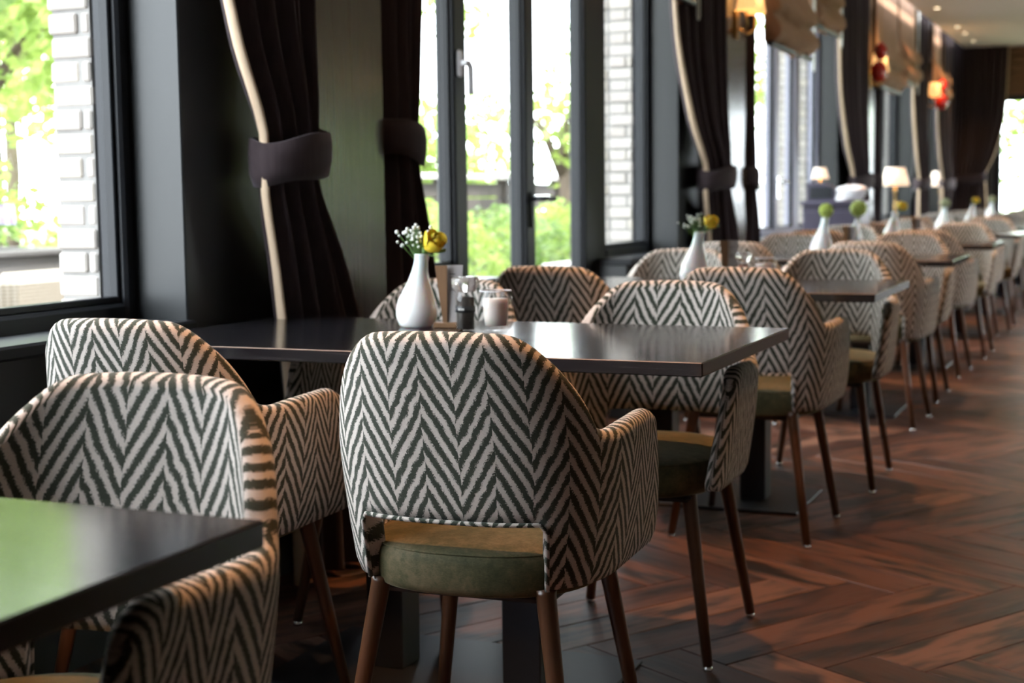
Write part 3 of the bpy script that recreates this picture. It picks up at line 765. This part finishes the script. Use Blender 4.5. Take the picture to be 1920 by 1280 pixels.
def rose(label, c, axis, stem_to, R=.028, Hh=.055, mat=None, group='yellow roses'):
    mat = mat or YEL
    r = tag(empty('rose', c), label, 'flower', group); O = Vector((0, 0, 0)); ax = Vector(axis).normalized()
    b = MB()
    for k in range(3): petal(b, O, ax, R * .45, Hh * 1.0, 2.1 * k, -.35, .95, .45)
    for k in range(4): petal(b, O, ax, R * .72, Hh * 1.0, 1.6 * k + .5, -.12, .85, .25)
    b.build('inner_petals', mat, r, True)
    for k in range(5):
        b = MB(); petal(b, O, ax, R, Hh * (.90 + .06 * (k % 2)), 1.257 * k + .2, (-.10, .16, .02, .22, .06)[k], (.95, .75, .85, .7, .9)[k], .10); b.build('petal', mat, r, True)
    q = Vector((0, 0, 1)).rotation_difference(ax)
    b = MB().lathe([(.001, -.010), (.008, -.006), (.011, .0), (.010, .006)], 12, (0, 0, 0), ax); b.build('calyx', GREEN, r, True)
    for k in range(4):
        b = MB(); petal(b, O - ax * .004, ax, R * 1.05, Hh * .62, 1.57 * k + .7, .25, .20, .0); b.build('sepal', GREEN, r, True)
    st = Vector(stem_to) - Vector(c)
    MB().tube([O - ax * .005, st * .35 - ax * .018, st], .0026, 8).build('stem', GREEN, r, True); return r
def gyps(label, c, up, n=34, spread=.035, h=.075, seed=3, lean=(-.020, 0)):
    rnd = random.Random(seed); r = tag(empty('baby_breath_sprig', c), label, 'flower', "small white blossom sprigs")
    st = MB(); bl = MB()
    root = Vector((0, 0, -.03))
    for k in range(n):
        t = Vector((lean[0] * 1.0 + rnd.gauss(0, .45) * spread, lean[1] + rnd.gauss(0, .45) * spread, h * rnd.uniform(.25, 1.0)))
        st.tube([root, root.lerp(t, .5) + Vector((rnd.uniform(-.004, .004), rnd.uniform(-.004, .004), .004)), t], .0007, 4)
        rr = rnd.uniform(.0030, .0052)
        bl.lathe([(rr * .2, -rr), (rr * .8, -rr * .55), (rr, 0), (rr * .75, rr * .6), (rr * .2, rr)], 8, t, (rnd.uniform(-1, 1), rnd.uniform(-1, 1), 1))
    st.build('stems', GREEN, r); o = bl.build('blossoms', GYPS, r, True); o['kind'] = 'stuff'
    lf = MB()
    for k in range(5):
        a = rnd.uniform(0, 6.28); d = Vector((math.cos(a), math.sin(a), 0)); p = [root, root + d * .012 + Vector((0, 0, .03)), root + d * .030 + Vector((0, 0, .050))]
        lf.tube(p, .0022, 5, .0005)
    lf.build('leaves', GREEN, r, True)
def bloom(label, c, stem_to, R=.034, mat=None, group='lime green blooms'):
    rnd = random.Random(int(c[1] * 100)); r = tag(empty('round_bloom', c), label, 'flower', group)
    b = MB()
    for k in range(46):
        z = 1 - 2 * (k + .5) / 46; a = k * 2.4; d = Vector((math.sqrt(1 - z * z) * math.cos(a), math.sqrt(1 - z * z) * math.sin(a), z))
        b.lathe([(R * .05, 0), (R * .26, R * .18), (R * .22, R * .36), (R * .06, R * .44)], 7, d * R * .62, d)
    b.build('florets', mat or GREENP, r, True); st = Vector(stem_to) - Vector(c)
    MB().tube([Vector((0, 0, 0)), st * .5 + Vector((.003, 0, 0)), st], .003, 8).build('stem', GREEN, r)
def menu_holder(label, x, y, s=1.0, cards=True):
    r = tag(empty('menu_holder', (x, y, TZ), .25), label, 'menu holder', 'wooden menu holders')
    MB().box(-.034, .034, -.017, .017, 0, .013, .002).build('wooden_foot', HOLD, r)
    # two splayed boards, narrow at the foot
    def board(x0, x1, lean, y0, w0, w1):
        V = []
        for dyy in (0, .004):
            V += [(x0, y0 + dyy, .011), (x0 + w0, y0 + dyy, .011), (x1 + w1, y0 + dyy + lean, .150 * s), (x1, y0 + dyy + lean, .150 * s)]
        return MB().add(V, [(0, 1, 2, 3), (7, 6, 5, 4), (0, 4, 5, 1), (1, 5, 6, 2), (2, 6, 7, 3), (3, 7, 4, 0)])
    board(-.012, -.030, .0, -.006, .010, .030).build('wooden_wedge', HOLD, r)
    cd_ = board(-.004, -.004, .010, -.002, .034, .040).build('menu_card', CARD, r)
    for z in (.128, .120, .100, .095, .090):
        MB().box(.004, .004 + random.uniform(.012, .022), -.0022 + .010 * (z - .011) / .139 - .0008, -.0022 + .010 * (z - .011) / .139 + .0002, z, z + .0016).build('print_line', CARDINK, cd_)
    return r
def mill(label, x, y, fill, s=1.0, text=True):
    r = tag(empty('spice_mill', (x, y, TZ)), label, 'spice mill', 'glass spice mills')
    MB().lathe([(.001, .001), (.0175, .001), (.0195, .004), (.0195, .066), (.0185, .072), (.0165, .076), (.0165, .080)], 28, cap=False).build('glass_body', CLEAR, r, True)
    b = MB().lathe([(.001, .003), (.0172, .003), (.0176, .066), (.001, .069)], 24)
    b.build('peppercorn_fill' if fill is PEPPER else 'spice_fill', fill, r, True)
    MB().lathe([(.0199, .037), (.0202, .037), (.0202, .050), (.0199, .050)], 28, cap=False).build('label_band', LABEL, r, True)
    if text:
        for dx in range(3): MB().box(-.006 + dx * .0045, -.003 + dx * .0045, -.0206, -.0200, .0415, .0455).build('label_print', INK, r)
    rows = []
    for k in range(36):
        a = 2 * PI * k / 36; f = 1 + (.03 if k % 2 else -.02)
        rows.append([(q * f * math.cos(a), q * f * math.sin(a), z) for q, z in ((.019, .078), (.0215, .081), (.0265, .088), (.0270, .102), (.0255, .107), (.012, .109), (.004, .109))])
    b = MB().grid(rows, closed_u=True); b.F.append(tuple(k * 7 + 6 for k in range(36)))
    b.build('ribbed_cap', CAPM, r, True); r.scale = (s,) * 3; return r
CAPM = simple('frosted_cap', (.85, .80, .77), .12, .1, 60, transmission_weight=.85)
def tumbler(label, x, y, sc=1.15, z=TZ):
    r = tag(empty('tealight_glass', (x, y, z)), label, 'glass', 'double-walled tealight glasses')
    MB().lathe([(.001, .001), (.024, .001), (.029, .004), (.0345, .024), (.036, .042), (.034, .062), (.0315, .078), (.0305, .079), (.0285, .076), (.026, .055), (.0245, .03), (.022, .012), (.001, .010)], 36, cap=False).build('glass_wall', CLEAR, r, True)
    MB().lathe([(.001, .012), (.0205, .012), (.0232, .030), (.0246, .055), (.0240, .064), (.001, .0635)], 32).build('pale_filling', MILK, r, True)
    MB().lathe([(.0308, .0785), (.0316, .0795), (.0310, .0805), (.0300, .0798)], 32, cap=False).build('rim', WHITE, r, True)
    r.scale = (sc,) * 3

# front table set
VX, VY = -1.603, 3.20
vase('white bottle vase holding the sharp yellow rose, front table', VX, VY, .98)
rose('yellow rose leaning right in the front white vase', (VX + .030, VY - .006, TZ + .186), (.78, -.25, .62), (VX + .018, VY, TZ + .12), .030, .056)
gyps('white blossom sprig beside the front yellow rose', (VX + .012, VY, TZ + .176), None, 40, .042, .072, 3, (-.014, -.004))
menu_holder('wooden wedge menu holder with grey card beside the front vase', -1.518, 3.20)
mill('pepper mill with clear ribbed cap and black label, front table', -1.447, 3.145, PEPPER, 1.17)
tumbler('double-walled tealight glass right of the front pepper mill', -1.365, 3.135, 1.2)
# second table set
bx, by = -1.42, 5.02
vase('white bottle vase with yellow rose on the second table', bx, by, 1.0)
rose('yellow rose in the vase on the second table', (bx + .045, by, TZ + .195), (.6, -.4, .7), (bx + .018, by, TZ + .12), .028, .045)
gyps('white blossom sprig in the vase on the second table', (bx + .01, by, TZ + .18), None, 26, .045, .065, 9, (-.02, 0))
menu_holder('wooden menu holder on the second table', bx + .115, by + .02)
mill('reddish spice mill on the second table', bx + .175, by, simple('red_spice', (.25, .07, .04), .8, .5, 200), text=False)
tumbler('tealight glass on the second table', bx + .255, by - .02)
# further tables
bx, by = -1.40, 7.2
vase('white vase with round lime bloom on the third table', bx, by, 1.05); bloom('round lime green bloom on the third table', (bx + .022, by, TZ + .225), (bx + .018, by, TZ + .12))
menu_holder('wooden menu holder on the third table', bx + .13, by)
bx, by = -1.36, 9.2
vase('white vase with amber rose on the fourth table', bx, by, 1.05); rose('amber yellow rose on the fourth table', (bx + .045, by, TZ + .20), (.5, -.3, .8), (bx + .018, by, TZ + .12), .034, .05)
menu_holder('wooden menu holder on the fourth table', bx + .14, by)
bx, by = -1.60, 9.3
vase('pale vase with lime bloom toward the window on the fourth table', bx, by, .8); bloom('large pale lime bloom by the window on the fourth table', (bx + .02, by, TZ + .21), (bx + .016, by, TZ + .10), .05)
for k, (x, y, nm) in enumerate(((-1.32, 11.4, 'fifth'), (-1.32, 13.5, 'sixth'), (-1.34, 15.6, 'seventh'))):
    vase('white bottle vase on the %s table' % nm, x, y, 1.05)
    if k == 1: rose('yellow rose on the sixth table', (x + .03, y, TZ + .20), (.4, -.3, .9), (x + .018, y, TZ + .12), .034, .05)
    else: bloom('dusty round bloom on the %s table' % nm, (x + .022, y, TZ + .22), (x + .018, y, TZ + .12), .036, simple('dusty_bloom', (.30, .32, .18), .7, .3, 50))

# ---------------------------------------------------------------- waiter station by the third pier
r = tag(empty('waiter_station', (-1.94, 10.52, 0)), 'dark aubergine waiter station standing before the third window', 'cabinet')
MB().box(-.20, .20, -.20, .20, .06, .97, .006).build('body', DARKBOX, r); MB().box(-.22, .22, -.22, .22, .97, 1.0, .005).build('top', DARKBOX, r)
MB().box(-.18, .18, -.18, .18, 0, .06).build('plinth', STEEL, r)
for z in (.10, .53): MB().box(-.185, .185, -.212, -.20, z, z + .40, .004).build('door', DARKBOX, r)
r = tag(empty('till_box', (-2.03, 10.52, 1.0)), 'dark till box on top of the waiter station', 'box')
b = MB(); V = []
for y in (-.10, .10): V += [(-.10, y, 0), (.10, y, 0), (.10, y, .07), (.02, y, .125), (-.10, y, .13)]
b.add(V, [(4, 3, 2, 1, 0), (5, 6, 7, 8, 9)] + [(k, (k + 1) % 5, 5 + (k + 1) % 5, 5 + k) for k in range(5)]); b.build('casing', DARKBOX, r)
MB().box(-.08, .08, -.106, -.10, .02, .10).build('front_panel', STEEL, r)
r = tag(empty('napkin_pile', (-1.86, 10.47, 1.0)), 'crumpled pile of white napkins on the waiter station', 'napkins')
for k in range(4):
    rows = []
    for i in range(14):
        a = 2 * PI * i / 14; rows.append([(q * (1 + .15 * math.sin(3 * a + k)) * .11 * math.cos(a) + .01 * k, q * (1 + .2 * math.sin(2 * a + k)) * .075 * math.sin(a), .012 + .022 * k + dz + .008 * math.sin(4 * a + k)) for q, dz in ((.3, -.010), (.9, -.008), (1, 0), (.85, .016), (.4, .026), (.05, .028))])
    b = MB().grid(rows, closed_u=True); b.F.append(tuple(i * 6 + 5 for i in range(14))); b.F.append(tuple(i * 6 for i in range(13, -1, -1))); b.build('napkin', LINEN, r, True)
table_lamp('small amber lamp on the waiter station behind the till box', -2.09, 10.68, 1.0, .45)

# ---------------------------------------------------------------- outside
gd = tag(MB().box(-60, -2.56, -25, 70, -.25, -.10).build('terrace_ground', DECK), kind='structure')
gd2 = tag(MB().box(-30, 40, Y_END + .2, 70, -.24, -.099).build('garden_ground', simple('lawn', (.15, .17, .10), .9, .3, 3)), kind='structure')
def leaves(rnd, n, fn, size, mat, name, parent, aspect=.55):
    V, Fc = [], []
    for k in range(n):
        c = Vector(fn(rnd)); d = Vector((rnd.gauss(0, 1), rnd.gauss(0, 1), rnd.gauss(-.2, .8))).normalized(); up = Vector((rnd.gauss(0, 1), rnd.gauss(0, 1), rnd.gauss(0, 1)))
        s = d.cross(up).normalized(); nn = d.cross(s); L = size * rnd.uniform(.6, 1.3); w = L * aspect * .5; o = len(V)
        V += [c, c + d * L * .45 + s * w + nn * L * .08, c + d * L, c + d * L * .45 - s * w + nn * L * .08, c + d * L * .5 - nn * L * .05]
        Fc += [(o, o + 1, o + 4), (o + 1, o + 2, o + 4), (o + 2, o + 3, o + 4), (o + 3, o, o + 4)]
    ob = obj(name, mesh(name, V, Fc, mat), parent); ob['kind'] = 'stuff'; return ob
def tree(label, x, y, h, rad, zc, n, size, mat, seed, squash=.8):
    rnd = random.Random(seed); r = tag(empty('garden_tree', (x, y, -.1)), label, 'tree', 'trees in the garden outside')
    MB().tube([(0, 0, 0), (.05, .03, zc * .5), (0, .08, zc)], .11, 10, .06).build('trunk', BARK, r, True)
    for k in range(5):
        a = k * 1.3 + seed; MB().tube([(0, .05, zc * .7), (rad * .35 * math.cos(a), rad * .35 * math.sin(a), zc), (rad * .75 * math.cos(a), rad * .75 * math.sin(a), zc + rad * .4 * math.sin(k))], .045, 7, .012).build('branch', BARK, r, True)
    cl = [(rnd.gauss(0, .5) * rad, rnd.gauss(0, .5) * rad, zc + rnd.gauss(.1, .4) * rad * squash, rnd.uniform(.25, .45) * rad) for _ in range(26)]
    def fn(q):
        c = q.choice(cl); v = Vector((q.gauss(0, 1), q.gauss(0, 1), q.gauss(0, 1))).normalized() * c[3] * q.uniform(.5, 1)
        return (c[0] + v.x, c[1] + v.y, c[2] + v.z)
    leaves(rnd, n, fn, size, mat, 'foliage', r)
def bush(label, x, y, rx_, ry_, h, n, size, mat, seed, z0=-.1, cat='shrub', group='clipped shrubs outside', flowers=0):
    rnd = random.Random(seed); r = tag(empty('shrub', (x, y, z0)), label, cat, group)
    for k in range(4): MB().tube([(0, 0, 0), (rx_ * .4 * math.cos(k * 1.6), ry_ * .4 * math.sin(k * 1.6), h * .6)], .02, 6, .006).build('stem', BARK, r, True)
    def fn(q):
        v = Vector((q.gauss(0, 1), q.gauss(0, 1), q.gauss(0, 1))).normalized() * q.uniform(.55, 1) ** .5
        return (v.x * rx_ * 1.0, v.y * ry_, h * .5 + v.z * h * .5)
    leaves(rnd, n, fn, size, mat, 'foliage', r)
    if flowers:
        b = MB()
        for k in range(flowers):
            p = fn(rnd); p = (p[0], p[1], max(p[2], h * .6) + .06); b.tube([(p[0], p[1], p[2] - .10), p], .012, 5, .005)
        o = b.build('flower_spikes', LAV, r); o['kind'] = 'stuff'
# behind window of the first bay
tree('leafy tree filling the upper left window', -7.6, 8.3, 4, 2.2, 2.7, 5200, .17, LEAF1, 5)
tree('vine-leaved tree overhanging the upper left window corner', -4.7, 3.5, 3, 1.25, 2.5, 1000, .20, LEAF2, 6)
tree('bright tree behind the window with the white handle', -8.5, 16.5, 5, 1.5, 1.5, 2200, .18, LEAF1, 8)
tree('young tree behind the glazed door lever', -5.7, 14.9, 4, .7, 1.9, 420, .14, LEAF1, 9)
tree('tall bright tree far beyond the hedge', -13, 23, 6, 2.2, 1.6, 2400, .24, LEAF1, 10)
tree('bright tree outside the third window', -7.2, 24, 5, 2.0, 2.8, 2200, .18, LEAF1, 11)
tree('bright tree outside the end window', -.8, 26.5, 5, 2.0, 2.3, 2400, .18, LEAF1, 12)
tree('broad tree deep in the garden, upper left window', -12, 13.5, 5, 2.6, 3.0, 2600, .22, LEAF1, 13)
bush('hedge shrub with lavender in the left window', -5.3, 5.1, .30, .9, .42, 900, .06, LEAF2, 21, z0=.74, flowers=70)
bush('tall loose shrub behind the lavender planter, left window', -6.3, 6.4, .6, .9, 1.55, 1300, .09, LEAF1, 23)
bush('green shrub beside the brick jamb, left window', -5.25, 6.65, .5, .5, 1.2, 900, .07, LEAF1, 22)
for k, (x, y, h) in enumerate(((-4.7, 9.6, 1.05), (-4.6, 10.7, 1.0), (-4.7, 11.9, 1.05), (-4.8, 13.1, 1.02), (-4.9, 14.5, 1.05))):
    bush('clipped hedge shrub below the handled window, %s' % ['nearest the curtain', 'second from the curtain', 'middle one', 'second from the brick jamb', 'nearest the brick jamb'][k], x, y, .60, .54, h + .1, 1500, .075, LEAF2 if k % 2 else LEAF1, 30 + k)
bush('rounded shrub outside the end window', -1.0, 22.5, .9, .7, 1.2, 1300, .09, LEAF1, 40)
# planter, wicker sofa
r = tag(empty('planter_box', (-5.3, 5.1, -.1)), 'grey planter box below the lavender in the left window', 'planter')
for a in ((-.33, -.28, -.95, .95), (.28, .33, -.95, .95), (-.28, .28, -.95, -.90), (-.28, .28, .90, .95)): MB().box(*a, 0, .90, .008).build('panel', SOIL, r)
MB().box(-.28, .28, -.90, .90, .1, .84).build('soil', BARK, r)
for a in ((-.36, -.27, -.98, .98), (.27, .36, -.98, .98), (-.27, .27, -.98, -.89), (-.27, .27, .89, .98)): MB().box(*a, .90, .93, .006).build('rim', SOIL, r)
r = tag(empty('wicker_sofa', (-4.1, 4.5, -.1)), 'pale wicker sofa seen through the left window', 'sofa')
for y in (-.60, .60): MB().box(-.06, .06, y - .57, y + .57, .30, .885, .045).build('back_panel', WICK, r)
MB().box(-.80, -.06, -1.2, 1.2, .12, .45, .03).build('seat_frame', WICK, r)
for y in (-1.27, 1.27): MB().box(-.80, .06, y - .07, y + .07, .0, .70, .04).build('arm', WICK, r)
for y in (-.60, .60): MB().box(-.78, -.08, y - .56, y + .56, .45, .57, .05).build('cushion', LINEN, r)
# fence and low wall beyond the hedge
r = tag(empty('garden_fence', (-6.4, 15, -.1)), 'dark boarded fence behind the hedge outside', 'fence')
for k in range(9): MB().box(-.06, .06, -6.5 + k * 1.6, -6.4 + k * 1.6, 0, 1.36, .004).build('post', FENCE, r)
for k in range(8): MB().box(-.02, .02, -6.5, 6.4, .05 + k * .158, .05 + k * .158 + .142, .004).build('board', FENCE, r)
MB().box(-.09, .09, -6.6, 6.5, 1.34, 1.39, .006).build('capping', STONE, r)
r = tag(empty('garden_wall', (-5.0, 17.6, -.1)), 'pale rendered garden wall outside the third window', 'wall')
MB().box(-.1, .1, -1.6, 6, 0, 1.25, .01).build('wall_body', SLATE, r); MB().box(-.14, .14, -1.65, 6.05, 1.25, 1.30, .01).build('coping', STONE, r)

tag(MB().box(X_RIGHT + .15, 40, -25, Y_END + .2, -.25, -.10).build('lawn_ground', simple('lawn_right', (.15, .17, .10), .9, .3, 3)), kind='structure')
for k, (x, y) in enumerate(((7.6, 14.0), (7.4, 18.5), (8.2, 23.5))):
    tree('leafy tree beyond the right-hand wall, out of frame, %s from the camera' % ['nearest', 'middle', 'farthest'][k], x, y, 4, 2.0, 1.4, 2600, .20, LEAF1, 60 + k)
